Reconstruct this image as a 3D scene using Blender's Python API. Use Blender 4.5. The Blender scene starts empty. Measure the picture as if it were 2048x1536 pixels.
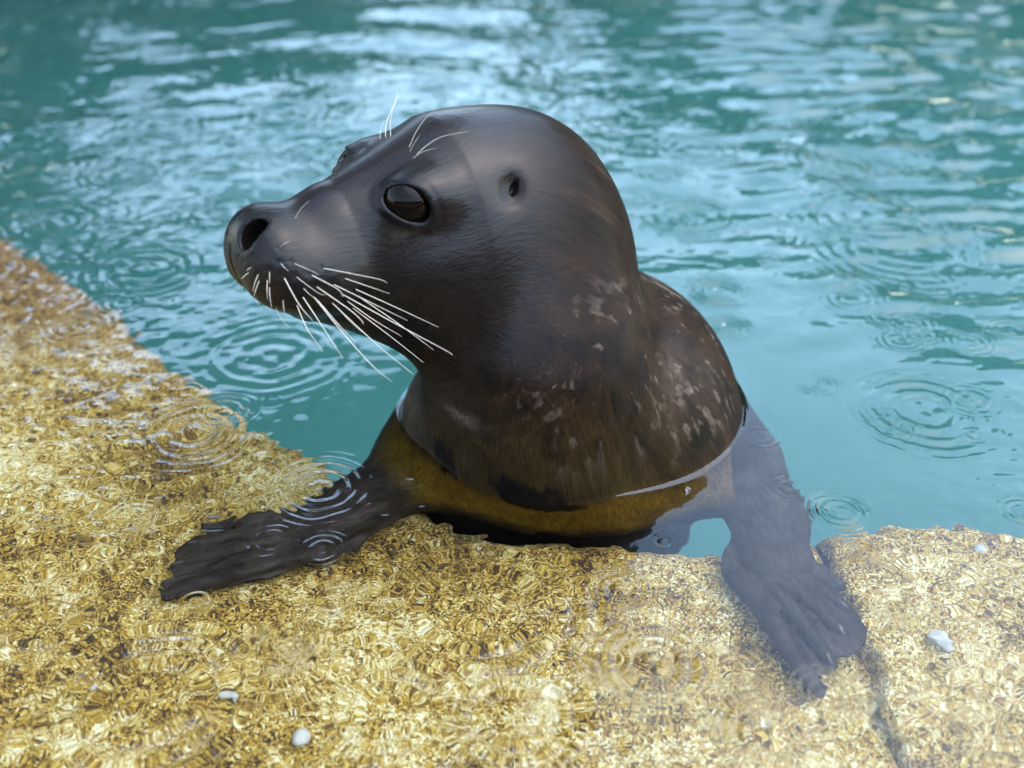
import bpy, math, random
import numpy as np

# ---------------------------------------------------------------- camera, sky, sun, exposure
scene = bpy.context.scene
col = scene.collection
cam_data = bpy.data.cameras.new('camera')
cam = bpy.data.objects.new('camera', cam_data); col.objects.link(cam)
cam.location = (0, 0, 0.5)
cam.rotation_euler = (math.radians(90 - 31), 0, 0)
cam_data.sensor_width = 36
cam_data.lens = 36*2150/2048
cam_data.clip_start = 0.02; cam_data.clip_end = 500
cam_data.dof.use_dof = True
cam_data.dof.focus_distance = 0.80
cam_data.dof.aperture_fstop = 3.8
scene.camera = cam

SUN_EL, SUN_AZ = 62, 100          # degrees; azimuth clockwise from +Y
world = bpy.data.worlds.new('World'); scene.world = world
world.use_nodes = True
wn = world.node_tree; wn.nodes.clear()
w_out = wn.nodes.new('ShaderNodeOutputWorld'); w_bg = wn.nodes.new('ShaderNodeBackground')
w_sky = wn.nodes.new('ShaderNodeTexSky'); w_sky.sky_type = 'NISHITA'; w_sky.sun_disc = False
w_sky.sun_elevation = math.radians(SUN_EL); w_sky.sun_rotation = math.radians(SUN_AZ)
w_sky.air_density = 1.4; w_sky.dust_density = 1.2; w_sky.ozone_density = 1.5
w_hs = wn.nodes.new('ShaderNodeHueSaturation'); w_hs.inputs['Saturation'].default_value = 0.92   # cloud veil greys the blue
wn.links.new(w_sky.outputs[0], w_hs.inputs['Color']); wn.links.new(w_hs.outputs[0], w_bg.inputs['Color'])
wn.links.new(w_bg.outputs[0], w_out.inputs['Surface'])
w_bg.inputs['Strength'].default_value = 0.15
sun_d = bpy.data.lights.new('sun', 'SUN'); sun_d.energy = 0.5; sun_d.angle = math.radians(85); sun_d.color = (1.0, 0.985, 0.965)
sun = bpy.data.objects.new('sun', sun_d); col.objects.link(sun)
sun.rotation_euler = (math.radians(90 - SUN_EL), 0, math.radians(180 - SUN_AZ))
scene.view_settings.view_transform = 'Standard'; scene.view_settings.look = 'None'
scene.view_settings.exposure = 3.05; scene.view_settings.gamma = 1.0
scene.view_settings.use_curve_mapping = False
cy = scene.cycles
cy.use_denoising = True
cy.caustics_refractive = True; cy.caustics_reflective = True
cy.max_bounces = 12; cy.diffuse_bounces = 4; cy.glossy_bounces = 5; cy.transmission_bounces = 8; cy.transparent_max_bounces = 8
cy.sample_clamp_indirect = 12; cy.blur_glossy = 0.5

# ---------------------------------------------------------------- helpers
def tag(o, label=None, cat=None, group=None, kind=None):
    if label: o['label'] = label
    if cat: o['category'] = cat
    if group: o['group'] = group
    if kind: o['kind'] = kind
    return o
def empty(name, loc=(0, 0, 0)):
    o = bpy.data.objects.new(name, None); col.objects.link(o); o.location = loc; o.empty_display_size = 0.05
    return o
def mesh_np(name, V, F, mat=None, parent=None, smooth=True):
    """one mesh object from an (n,3) vertex array and an (m,3|4) face array"""
    V = np.asarray(V, np.float32); F = np.asarray(F, np.int32)
    me = bpy.data.meshes.new(name)
    n, k = F.shape
    me.vertices.add(len(V)); me.vertices.foreach_set('co', V.ravel())
    me.loops.add(n*k); me.loops.foreach_set('vertex_index', F.ravel())
    me.polygons.add(n)
    me.polygons.foreach_set('loop_start', np.arange(n, dtype=np.int32)*k)
    me.polygons.foreach_set('loop_total', np.full(n, k, np.int32))
    me.polygons.foreach_set('use_smooth', np.full(n, smooth, bool))
    me.update(calc_edges=True)
    o = bpy.data.objects.new(name, me); col.objects.link(o)
    if mat: me.materials.append(mat)
    if parent: o.parent = parent
    return o
def grid_faces(nr, nc):
    i = np.arange((nr - 1)*(nc - 1)); r = i//(nc - 1); c = i % (nc - 1); a = r*nc + c
    return np.stack([a, a + 1, a + nc + 1, a + nc], 1)
def box(name, lo, hi, mat, parent=None, bev=0.0):
    x0, y0, z0 = lo; x1, y1, z1 = hi
    V = [(x0,y0,z0),(x1,y0,z0),(x1,y1,z0),(x0,y1,z0),(x0,y0,z1),(x1,y0,z1),(x1,y1,z1),(x0,y1,z1)]
    F = [(0,3,2,1),(4,5,6,7),(0,1,5,4),(1,2,6,5),(2,3,7,6),(3,0,4,7)]
    o = mesh_np(name, V, F, mat, parent, smooth=False)
    if bev:
        m = o.modifiers.new('bevel', 'BEVEL'); m.width = bev; m.segments = 2
    return o
def _hash(ix, iy, iz, seed):
    h = (ix.astype(np.int64)*374761393 + iy.astype(np.int64)*668265263 + iz.astype(np.int64)*2147483647 + seed*974711) & 0xFFFFFFFF
    h = ((h ^ (h >> 13))*1274126177) & 0xFFFFFFFF
    h = h ^ (h >> 16)
    return (h & 0xFFFF).astype(np.float32)/32767.5 - 1
def noise(x, y, z=None, seed=0):
    """smooth lattice noise in -1..1"""
    if z is None: z = np.zeros_like(x)
    ix, iy, iz = np.floor(x), np.floor(y), np.floor(z)
    fx, fy, fz = x - ix, y - iy, z - iz
    fx = fx*fx*fx*(fx*(fx*6 - 15) + 10); fy = fy*fy*fy*(fy*(fy*6 - 15) + 10); fz = fz*fz*fz*(fz*(fz*6 - 15) + 10)
    out = 0
    flat = not np.any(fz)
    for dz in ((0,) if flat else (0, 1)):
        for dy in (0, 1):
            for dx in (0, 1):
                w = (fx if dx else 1 - fx)*(fy if dy else 1 - fy)*(1 if flat else (fz if dz else 1 - fz))
                out = out + w*_hash(ix + dx, iy + dy, iz + dz, seed)
    return out
def sstep(a, b, x):
    t = np.clip((x - a)/(b - a), 0, 1); return t*t*(3 - 2*t)

class Mat:
    """small wrapper to write node materials in few lines"""
    def __init__(self, name):
        self.m = bpy.data.materials.new(name); self.m.use_nodes = True
        self.t = self.m.node_tree; self.t.nodes.clear()
        self.out = self.t.nodes.new('ShaderNodeOutputMaterial')
    def n(self, typ, **kw):
        nd = self.t.nodes.new('ShaderNode' + typ)
        for k, v in kw.items():
            if k.startswith('i_'):
                key = k[2:].replace('_', ' ')
                nd.inputs[key].default_value = v
            else: setattr(nd, k, v)
        return nd
    def l(self, a, b): self.t.links.new(a, b); return b
    def ramp(self, src, stops, interp='LINEAR'):
        r = self.n('ValToRGB'); e = r.color_ramp.elements; r.color_ramp.interpolation = interp
        while len(e) > 1: e.remove(e[0])
        e[0].position = stops[0][0]; e[0].color = (*stops[0][1], 1)
        for p, c in stops[1:]:
            x = e.new(p); x.color = (*c, 1)
        self.l(src, r.inputs[0]); return r.outputs[0]
    def mix(self, f, a, b, blend='MIX'):
        x = self.n('Mix', data_type='RGBA', blend_type=blend)
        for s, v in ((x.inputs[0], f), (x.inputs[6], a), (x.inputs[7], b)):
            if isinstance(v, (int, float)): s.default_value = v
            elif isinstance(v, tuple): s.default_value = (*v, 1)
            else: self.l(v, s)
        return x.outputs[2]
    def math(self, op, a, b=0.0, c=0.0, clamp=False):
        x = self.n('Math', operation=op, use_clamp=clamp)
        for s, v in zip(x.inputs, (a, b, c)):
            if isinstance(v, (int, float)): s.default_value = v
            else: self.l(v, s)
        return x.outputs[0]
    def noise(self, vec, scale, detail=3, rough=0.55, dist=0.0):
        x = self.n('TexNoise'); x.inputs['Scale'].default_value = scale; x.inputs['Detail'].default_value = detail
        x.inputs['Roughness'].default_value = rough; x.inputs['Distortion'].default_value = dist
        if vec is not None: self.l(vec, x.inputs['Vector'])
        return x.outputs['Fac']
    def voro(self, vec, scale, feature='F1', out='Distance', rnd=1.0):
        x = self.n('TexVoronoi', feature=feature); x.inputs['Scale'].default_value = scale; x.inputs['Randomness'].default_value = rnd
        if vec is not None: self.l(vec, x.inputs['Vector'])
        return x.outputs[out]
    def pos(self): return self.n('NewGeometry').outputs['Position']
    def attr(self, name, out='Vector'): return self.n('Attribute', attribute_name=name).outputs[out]
    def bump(self, h, strength=0.5, dist=0.001, normal=None):
        x = self.n('Bump'); x.inputs['Strength'].default_value = strength; x.inputs['Distance'].default_value = dist
        self.l(h, x.inputs['Height'])
        if normal is not None: self.l(normal, x.inputs['Normal'])
        return x.outputs[0]
    def bsdf(self, color, rough=0.5, normal=None, **kw):
        x = self.n('BsdfPrincipled')
        for key, v in [('Base Color', color), ('Roughness', rough)] + list(kw.items()):
            s = x.inputs[key]
            if isinstance(v, tuple): s.default_value = (*v, 1)
            elif isinstance(v, (int, float)): s.default_value = v
            else: self.l(v, s)
        if normal is not None: self.l(normal, x.inputs['Normal'])
        self.l(x.outputs[0], self.out.inputs['Surface'])
        return x

# ---------------------------------------------------------------- materials of the setting
def m_plain(name, c1, c2, scale, rough=0.8, bump=0.004):
    M = Mat(name); p = M.pos()
    n = M.noise(p, scale, 6, 0.6)
    c = M.mix(M.math('MULTIPLY_ADD', n, 2.2, -0.6, True), c1, c2)
    M.bsdf(c, rough, M.bump(n, 0.5, bump)); return M.m
MAT_POOL = m_plain('pool_paint', (0.044, 0.084, 0.076), (0.052, 0.098, 0.088), 3.0, 0.6)
MAT_COPING = m_plain('coping_stone', (0.26, 0.24, 0.21), (0.38, 0.35, 0.30), 9.0)
MAT_GROUND = m_plain('ground_gravel', (0.16, 0.14, 0.11), (0.25, 0.22, 0.18), 14.0)
MAT_TIMBER = m_plain('dark_timber', (0.030, 0.020, 0.013), (0.060, 0.042, 0.028), 6.0)

M = Mat('algae_aggregate'); P = M.pos()
warp = M.n('TexNoise'); warp.inputs['Scale'].default_value = 90; M.l(P, warp.inputs['Vector'])
wv = M.n('VectorMath', operation='SCALE'); M.l(warp.outputs['Color'], wv.inputs[0]); wv.inputs['Scale'].default_value = 0.006
wp = M.n('VectorMath', operation='ADD'); M.l(P, wp.inputs[0]); M.l(wv.outputs[0], wp.inputs[1])
cells = M.voro(wp.outputs[0], 640, out='Color')
sep = M.n('SeparateColor'); M.l(cells, sep.inputs[0])
fine = M.noise(P, 760, 4, 0.7)
big = M.noise(P, 7, 5, 0.6)
mid = M.noise(P, 60, 4, 0.6)
tone = M.math('ADD', M.math('MULTIPLY', sep.outputs[0], 0.34), M.math('MULTIPLY', fine, 0.62))
tone = M.math('ADD', tone, M.math('MULTIPLY_ADD', mid, 0.5, -0.25))
tone = M.math('ADD', tone, M.math('MULTIPLY_ADD', big, 0.6, -0.30))
stone = M.ramp(tone, [(0.29, (0.020, 0.0075, 0.001)), (0.38, (0.14, 0.062, 0.003)), (0.47, (0.33, 0.180, 0.010)), (0.58, (0.48, 0.330, 0.062)), (0.68, (0.66, 0.59, 0.36))])
sxyz = M.n('SeparateXYZ'); M.l(P, sxyz.inputs[0])
far_brown = M.math('ADD', M.math('MULTIPLY_ADD', sxyz.outputs[1], 4.2, -3.55), M.math('MULTIPLY_ADD', big, 1.6, -0.8), clamp=True)   # browner towards the far end of the ledge
stone = M.mix(M.math('MULTIPLY', far_brown, 0.85), stone, M.mix(1.0, stone, (0.42, 0.30, 0.26), 'MULTIPLY'))
hgt = M.math('ADD', M.voro(wp.outputs[0], 640), fine)
M.bsdf(stone, 0.85, M.bump(hgt, 0.8, 0.003))
MAT_STONE = M.m

# ---------------------------------------------------------------- pool, ground and surroundings
X0, X1, Y0, Y1 = -4.6, 5.4, -0.05, 4.4            # the basin
ZF = -0.95
box('pool_floor', (X0, Y0, ZF - 0.1), (X1, Y1, ZF), MAT_POOL)['kind'] = 'structure'
for nm, lo, hi in (('pool_wall', (X0 - 0.25, Y1, ZF - 0.1), (X1 + 0.25, Y1 + 0.25, 0.10)),
                   ('pool_wall', (X0 - 0.25, Y0 - 0.25, ZF - 0.1), (X1 + 0.25, Y0, 0.10)),
                   ('pool_wall', (X0 - 0.25, Y0, ZF - 0.1), (X0, Y1, 0.10)),
                   ('pool_wall', (X1, Y0, ZF - 0.1), (X1 + 0.25, Y1, 0.10))):
    box(nm, lo, hi, MAT_POOL)['kind'] = 'structure'
cp = empty('pool_coping'); cp['kind'] = 'structure'
rng = random.Random(4)
def coping_run(a, b, fixed, axis):
    t = a
    while t < b - 0.05:
        w = min(rng.uniform(0.55, 0.75), b - t)
        g = 0.006
        if axis == 'x': box('coping_stone', (t + g, fixed, 0.10), (t + w - g, fixed + 0.34, 0.155 + rng.uniform(-.004, .004)), MAT_COPING, cp, 0.008)
        else: box('coping_stone', (fixed, t + g, 0.10), (fixed + 0.34, t + w - g, 0.155 + rng.uniform(-.004, .004)), MAT_COPING, cp, 0.008)
        t += w
coping_run(X0 - 0.25, X1 + 0.25, Y1 - 0.03, 'x')
coping_run(X0 - 0.25, X1 + 0.25, Y0 - 0.31, 'x')
coping_run(Y0 + 0.04, Y1 - 0.04, X0 - 0.31, 'y')
coping_run(Y0 + 0.04, Y1 - 0.04, X1 - 0.03, 'y')
a0, a1, b0, b1, G = X0 - 0.24, X1 + 0.24, Y0 - 0.24, Y1 + 0.24, 150
V = [(-G,-G,.09),(G,-G,.09),(G,G,.09),(-G,G,.09),(a0,b0,.09),(a1,b0,.09),(a1,b1,.09),(a0,b1,.09)]
mesh_np('ground', V, [(0,1,5,4),(1,2,6,5),(2,3,7,6),(3,0,4,7)], MAT_GROUND, smooth=False)['kind'] = 'structure'

# ---- submerged ledge of two stone slabs
EDGE = np.array([(-4.6,2.95),(-2.4,2.55),(-1.4,1.93),(-.985,1.55),(-.633,1.231),(-.58,1.189),(-.497,1.104),(-.428,1.029),(-.369,.954),(-.31,.899),(-.254,.844),
                 (-.209,.804),(-.17,.782),(-.112,.733),(-.059,.694),(-.01,.675),(.109,.660),(.167,.653),(.213,.665),(.239,.676),(.313,.683),(.411,.679),(.55,.677),(1.2,.70),(2.6,.66),(5.4,.6)])
LZ = -0.085
def slab(parent, xs, jl, jr):
    """jl / jr: x of a joint on the left / right end (None = basin wall)"""
    ye = np.interp(xs, EDGE[:, 0], EDGE[:, 1])
    ye = ye + 0.006*noise(xs*28, xs*0 + 3.3) + 0.0035*noise(xs*95, xs*0 + 7.1)
    ye = ye + 0.011
    t = np.concatenate([np.linspace(0, 0.55, 40)[:-1], np.linspace(0.55, 1, 230)])
    n_edge = 14
    rows = []
    X = np.repeat(xs[None, :], len(t), 0); Y = Y0 + 0.002 + (ye - Y0)[None, :]*t[:, None]
    Z = LZ + 0.004*noise(X*9, Y*9, seed=1) + 0.0022*noise(X*38, Y*38, seed=2) + 0.0013*noise(X*120, Y*120, seed=3) + 0.0008*noise(X*260, Y*260, seed=5)
    dist = ye[None, :] - Y
    Z = Z - 0.022*np.clip(1 - dist/0.022, 0, 1)**2.2
    for j, s in ((jl, 1), (jr, -1)):
        if j is not None:
            wob = 0.005*noise(Y*40, Y*0 + 2.2, seed=8)*s + 0.003*noise(X*60, Y*60, seed=18)
            dj = (X - j)*s + wob
            Z = Z - 0.022*np.clip(1 - dj/0.009, 0, 1)**2
    V = np.stack([X, Y, Z], -1)
    zs = np.linspace(0, 1, n_edge)[1:]
    for q in zs:                                            # the drop into the deep part
        z = Z[-1]*(1 - q) + (ZF + 0.001)*q
        bulge = 0.010*noise(xs*20, z*20, seed=9) - 0.02*q
        V = np.concatenate([V, np.stack([xs, ye + 0.004 + bulge, z], -1)[None]], 0)
    nr, nc = V.shape[:2]
    return mesh_np('slab', V.reshape(-1, 3), grid_faces(nr, nc), MAT_STONE, parent)
ledge = tag(empty('pool_ledge', (0, 0, 0)), 'golden brown stone ledge under shallow rippled water along the pool edge', kind='structure')
JX = 0.2465
slab(ledge, np.concatenate([np.linspace(X0 + .002, -0.8, 60)[:-1], np.linspace(-0.8, JX - 0.0015, 330)]), None, JX - 0.0015)
slab(ledge, np.concatenate([np.linspace(JX + 0.0015, 0.62, 120)[:-1], np.linspace(0.62, X1 - .002, 60)]), JX + 0.0015, None)
box('joint_bed', (JX - 0.03, Y0 + .003, ZF + .002), (JX + 0.03, 0.645, -0.108), MAT_STONE, ledge)

# ---- timber roof over part of the pool (seen only mirrored in the water and on the wet coat)
roof = tag(empty('shelter_roof', (-2.2, 3.6, 0.1)), 'dark timber shelter roof standing over the left side of the pool', 'roof')
def rbox(name, lo, hi):
    o = box(name, tuple(np.array(lo) - np.array(roof.location)), tuple(np.array(hi) - np.array(roof.location)), MAT_TIMBER, roof)
    return o
RX0, RX1, RY0, RY1, RZ = -5.2, 0.28, 2.2, 5.0, 2.5
for k in range(14):
    y = RY0 + (RY1 - RY0)*k/14
    rbox('roof_board', (RX0, y + .004, RZ + .12 + .003*(k % 2)), (RX1, y + (RY1 - RY0)/14 - .004, RZ + .145 + .003*(k % 2)))
for k in range(6):
    x = RX0 + 0.1 + (RX1 - RX0 - 0.3)*k/5
    rbox('rafter', (x, RY0 + .05, RZ + .02), (x + .08, RY1 - .05, RZ + .118))
rbox('beam', (RX0, 4.72, RZ - .12), (RX1 - .05, 4.86, RZ + .018))
for x in (-5.1, 0.06):
    rbox('post', (x, 4.72, 0.09), (x + .12, 4.86, RZ - .122))

# ---- low timber boards added out of view, only for their dark reflection
added_fence = tag(empty('added_fence', (0, -1.6, 0.09)), 'low dark timber boards added out of view behind the pool edge for their reflection', 'added_fence')
def hbox(name, lo, hi, m=None):
    o3 = np.array(added_fence.location)
    return box(name, tuple(np.array(lo) - o3), tuple(np.array(hi) - o3), m or MAT_TIMBER, added_fence)
for k in range(40):
    hbox('added_board', (-4.4 + k*.22 + .006, -1.66, .10), (-4.4 + (k + 1)*.22 - .006, -1.635, .86 + .008*(k % 3)))
for k in range(6):
    hbox('added_post', (-4.3 + k*1.7, -1.632, .09), (-4.2 + k*1.7, -1.54, .90))

# ---- shrubs on the far bank
def m_leaf():
    M = Mat('shrub_leaf'); n = M.noise(M.pos(), 7, 3)
    M.bsdf(M.mix(n, (0.008, 0.020, 0.008), (0.022, 0.045, 0.016)), 0.55); return M.m
MAT_LEAF = m_leaf()
def shrub(x, y, w, h, seed, label):
    s = tag(empty('shrub', (x, y, 0.09)), label, 'shrub', 'shrubs on the far bank')
    r = np.random.default_rng(seed); n = 4200
    d = r.normal(size=(n, 3)); d /= np.linalg.norm(d, axis=1)[:, None]; d[:, 2] = np.abs(d[:, 2])
    lump = 1 + 0.22*noise(d[:, 0]*2.5 + seed, d[:, 1]*2.5, d[:, 2]*2.5 + .3, seed=seed)
    rad = r.uniform(0.55, 1.0, n)**0.5*lump
    c = d*rad[:, None]*np.array([w/2, w/2, h*0.8]) + np.array([0, 0, h*0.12])
    a = r.normal(size=(n, 3)); a /= np.linalg.norm(a, axis=1)[:, None]
    b = np.cross(a, r.normal(size=(n, 3))); b /= np.linalg.norm(b, axis=1)[:, None]
    L, W = 0.085, 0.045
    V = np.stack([c - a*L, c + b*W, c + a*L, c - b*W], 1).reshape(-1, 3)
    mesh_np('foliage', V, np.arange(4*n).reshape(-1, 4), MAT_LEAF, s, False)
    for k in range(4):
        ang = k*1.6 + seed; tp = np.array([math.cos(ang)*w*.22, math.sin(ang)*w*.22, h*.6])
        ring = lambda q, rr: [(q[0] + rr*math.cos(t*math.pi/3), q[1] + rr*math.sin(t*math.pi/3), q[2]) for t in range(6)]
        mesh_np('stem', ring((tp[0]*.1, tp[1]*.1, -.02), .022) + ring(tp, .009), [(i, (i + 1) % 6, 6 + (i + 1) % 6, 6 + i) for i in range(6)], MAT_TIMBER, s)
for i, (x, y, w, h) in enumerate([(-4.5, 5.6, 1.9, 2.2), (-3.0, 5.6, 1.7, 2.9), (-1.95, 5.9, 1.3, 1.35), (-1.3, 6.1, 1.3, 1.35), (-0.4, 5.7, 1.6, 0.9), (1.0, 5.8, 1.7, 1.6), (2.4, 5.5, 1.7, 2.5), (3.8, 5.6, 2.0, 3.0), (5.4, 5.4, 1.9, 2.6)]):
    shrub(x, y, w, h, i + 1, 'leafy green shrub growing on the far bank of the pool')

# ---------------------------------------------------------------- seal: implicit body
f32 = np.float32
HC = np.array([-0.0090, 0.7947, 0.1815])         # centre of the skull
YAW, PITCH, ROLL = math.radians(33.6), math.radians(2.95), 0.0
def head_axes():
    F = np.array([-math.cos(YAW)*math.cos(PITCH), -math.sin(YAW)*math.cos(PITCH), math.sin(PITCH)])
    L = np.cross([0, 0, 1.0], F); L /= np.linalg.norm(L)
    U = np.cross(F, L)
    L2 = math.cos(ROLL)*L + math.sin(ROLL)*U; U2 = np.cross(F, L2)
    return np.array([F, L2, U2])                # rows: forward, left (towards the visitor), up
HA = head_axes()
def hw(p): return HC + np.asarray(p, float) @ HA      # head space -> world
def basis(a, b=(0, 0, 1)):
    a = np.asarray(a, float); a = a/np.linalg.norm(a)
    c = np.cross(b, a); c /= np.linalg.norm(c)
    return np.array([a, c, np.cross(a, c)])
def ell(c, r, R=None):
    return ('e', np.asarray(c, float), np.asarray(r, float), np.eye(3) if R is None else np.asarray(R, float))
def cone(a, b, ra, rb, flat=None):
    # tapered capsule; flat = (axis, factor) squashes it along an axis
    return ('c', np.asarray(a, float), np.asarray(b, float), ra, rb, flat)
def hell(c, r, R=None):
    return ell(hw(c), r, HA if R is None else np.asarray(R) @ HA)
def hcone(a, b, ra, rb): return cone(hw(a), hw(b), ra, rb)
def d_prim(P, q):
    if q[0] == 'e':
        L = (P - q[1].astype(f32)) @ q[3].T.astype(f32)
        a = L/q[2].astype(f32); b = a/q[2].astype(f32)
        k0 = np.sqrt((a*a).sum(1)) + 1e-9; k1 = np.sqrt((b*b).sum(1)) + 1e-9
        return k0*(k0 - 1)/k1
    _, a, b, ra, rb, flat = q
    a = a.astype(f32); b = b.astype(f32)
    pa = P - a; ba = b - a
    if flat is not None:
        ax, k = np.asarray(flat[0], f32), flat[1]
        ax = ax/np.linalg.norm(ax)
        h = np.clip((pa @ ba)/(ba @ ba), 0, 1)[:, None]
        w = pa - h*ba
        n = w @ ax
        w = w + (n*(k - 1))[:, None]*ax
        r = ra + (rb - ra)*h[:, 0]
        d = np.sqrt((w*w).sum(1)) - r
        return d*0.8
    h = np.clip((pa @ ba)/(ba @ ba), 0, 1)
    w = pa - h[:, None]*ba
    return np.sqrt((w*w).sum(1)) - (ra + (rb - ra)*h)
def smin(a, b, k):
    h = np.maximum(k - np.abs(a - b), 0)/k
    return np.minimum(a, b) - h*h*h*k/6
def smax(a, b, k): return -smin(-a, -b, k)

# ---- head (head space: forward, left, up)
HEAD = [(hell((0.0014, 0, -0.002), (0.0862, 0.0803, 0.0820)), 0.03),
        (hcone((0.0573, 0, 0.0153), (0.1403, 0, 0.0084), 0.0641, 0.0366), 0.05),
        (hell((0.1938, 0, 0.0094), (0.0257, 0.0336, 0.0262)), 0.035),
        (hell((0.1654, 0.0192, -0.0110), (0.0485, 0.0300, 0.0280)), 0.03),
        (hell((0.1654, -0.0192, -0.0110), (0.0485, 0.0300, 0.0280)), 0.03),
        (hcone((0.0468, 0, -0.0573), (0.1617, 0, -0.0356), 0.0613, 0.0184), 0.04),
        (hell((0.0505, 0.0358, -0.0220), (0.0701, 0.0420, 0.0502)), 0.04),
        (hell((0.0505, -0.0358, -0.0220), (0.0701, 0.0420, 0.0502)), 0.04),
        (hell((0.0877, 0.0401, 0.0390), (0.0339, 0.0199, 0.0195)), 0.022),
        (hell((0.0877, -0.0401, 0.0390), (0.0339, 0.0199, 0.0195)), 0.022)]
NECK = [(cone(hw((-0.0255, 0, -0.0500)), (0.0307, 0.8118, 0.0243), 0.0883, 0.0825), 0.06),
        (ell((0.0292, 0.735, 0.042), (0.0876, 0.0868, 0.112)), 0.08),
        (cone((0.0307, 0.8118, 0.0243), (0.0629, 0.8639, -0.0985), 0.0825, 0.1467), 0.045)]
TORSO = [(ell((0.0716, 0.8097, -0.0307), (0.1322, 0.1446, 0.1458), basis((1, 0, 0), (0, 0.35, 0.94))), 0.03),
         (cone((0.0549, 0.9038, -0.1709), (0.066, 0.99, -0.45), 0.1485, 0.125), 0.08),
         (cone((0.066, 0.99, -0.45), (0.07, 1.03, -0.70), 0.125, 0.06), 0.08),
         (ell((0.035, 0.805, -0.105), (0.125, 0.128, 0.075)), 0.05),
         (ell((0.017, 0.7862, -0.034), (0.1127, 0.0981, 0.0975)), 0.06)]
# whiskers of the left cheek and brow, root to tip, head space in mm
WHISK = [
  [[192.6,37.5,8.7],[185.3,50.9,6.8],[181.0,56.6,4.4]],
  [[173.8,43.6,3.1],[161.0,61.2,3.2],[146.6,76.6,1.8],[143.2,81.3,0.3]],
  [[159.1,47.0,-6.0],[149.4,62.9,-7.7],[138.8,76.1,-10.6]],
  [[150.7,45.8,-16.3],[131.9,75.2,-23.5],[114.8,100.8,-30.8]],
  [[168.2,47.3,-8.1],[153.3,72.1,-14.5],[136.5,96.6,-22.5]],
  [[161.1,46.5,-17.4],[140.2,81.8,-28.9],[118.5,117.0,-40.3],[116.1,121.8,-42.1]],
  [[146.1,42.0,-24.5],[131.5,70.7,-35.8],[117.3,98.8,-48.5]],
  [[182.7,43.5,0.7],[171.5,63.7,-4.9],[169.7,69.1,-8.9]],
  [[191.3,41.5,0.1],[189.9,49.6,-1.3],[183.2,60.2,-7.0],[179.9,63.6,-7.6]],
  [[179.9,46.1,-7.5],[167.0,72.0,-17.7],[162.7,81.1,-23.0],[162.5,83.3,-24.9]],
  [[155.7,42.6,-25.3],[145.1,64.2,-33.9],[133.5,83.1,-41.2]],
  [[147.7,33.8,-35.8],[132.1,66.1,-50.0],[120.4,90.6,-61.6]],
  [[167.9,44.3,-23.0],[152.1,82.7,-43.3],[139.1,110.4,-56.6]],
  [[158.9,35.6,-33.8],[155.1,48.0,-40.0],[150.5,57.6,-45.5]],
  [[181.7,45.5,-14.3],[174.3,73.1,-31.0],[164.7,99.8,-47.9],[157.6,114.6,-55.0]],
  [[179.1,45.2,-17.5],[173.4,65.8,-28.9],[167.2,81.0,-38.4]],
  [[188.1,44.1,-7.6],[186.9,52.5,-9.7],[184.0,57.6,-12.7]],
  [[188.7,43.7,-13.5],[185.2,64.5,-26.7],[180.0,87.4,-44.2]],
  [[199.0,38.1,1.3],[196.9,58.9,-12.9],[192.7,69.9,-20.8]],
  [[191.4,40.3,-20.6],[191.6,56.5,-32.3],[187.4,72.2,-44.3]],
  [[199.7,37.9,-16.3],[202.1,44.3,-19.6],[202.8,47.5,-23.0]],
  [[205.6,33.0,4.3],[208.4,39.1,2.0],[209.7,41.9,-1.5]],
  [[207.3,32.8,-0.6],[211.4,40.8,-5.5],[213.4,45.5,-11.2]],
  [[207.0,33.9,-6.2],[210.2,41.8,-10.7],[211.5,46.7,-16.3]],
  [[210.9,28.2,1.8],[216.6,34.2,-1.7],[220.4,37.9,-7.0]],
  [[211.0,28.9,-2.4],[216.4,35.0,-5.9],[219.9,38.2,-10.5]],
  [[213.6,23.2,4.3],[217.7,26.3,4.5],[219.3,26.7,3.7]],
  [[214.7,21.5,0.4],[220.0,24.8,-0.3],[223.3,25.8,-2.0]],
  [[199.2,35.1,9.4],[199.1,42.1,8.1],[197.4,45.4,5.8]],
  [[202.6,28.9,-24.3],[202.2,38.4,-30.3],[199.5,44.8,-34.8]],
  [[212.2,19.6,-17.4],[213.5,26.0,-21.4],[212.2,30.6,-25.3]],
  [[210.0,-9.0,-20.8],[212.9,-3.1,-25.6],[213.3,0.8,-29.8]],
  [[89.3,13.2,65.1],[86.7,18.2,77.0],[81.7,22.0,87.2],[75.8,26.8,94.8]],
  [[90.9,17.4,63.6],[89.4,21.6,71.5],[85.7,24.2,78.5]],
  [[88.5,23.0,63.4],[83.6,30.3,72.1],[75.6,37.1,78.9],[62.9,49.8,84.2]],
  [[92.3,24.2,61.7],[88.0,31.1,68.0],[81.0,37.5,71.6]],
  [[180.2,17.8,28.7],[177.0,21.9,37.5],[171.4,24.8,44.2]],
  [[197.8,32.0,16.7],[196.5,36.4,21.6],[192.7,38.7,23.8]],
]
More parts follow.
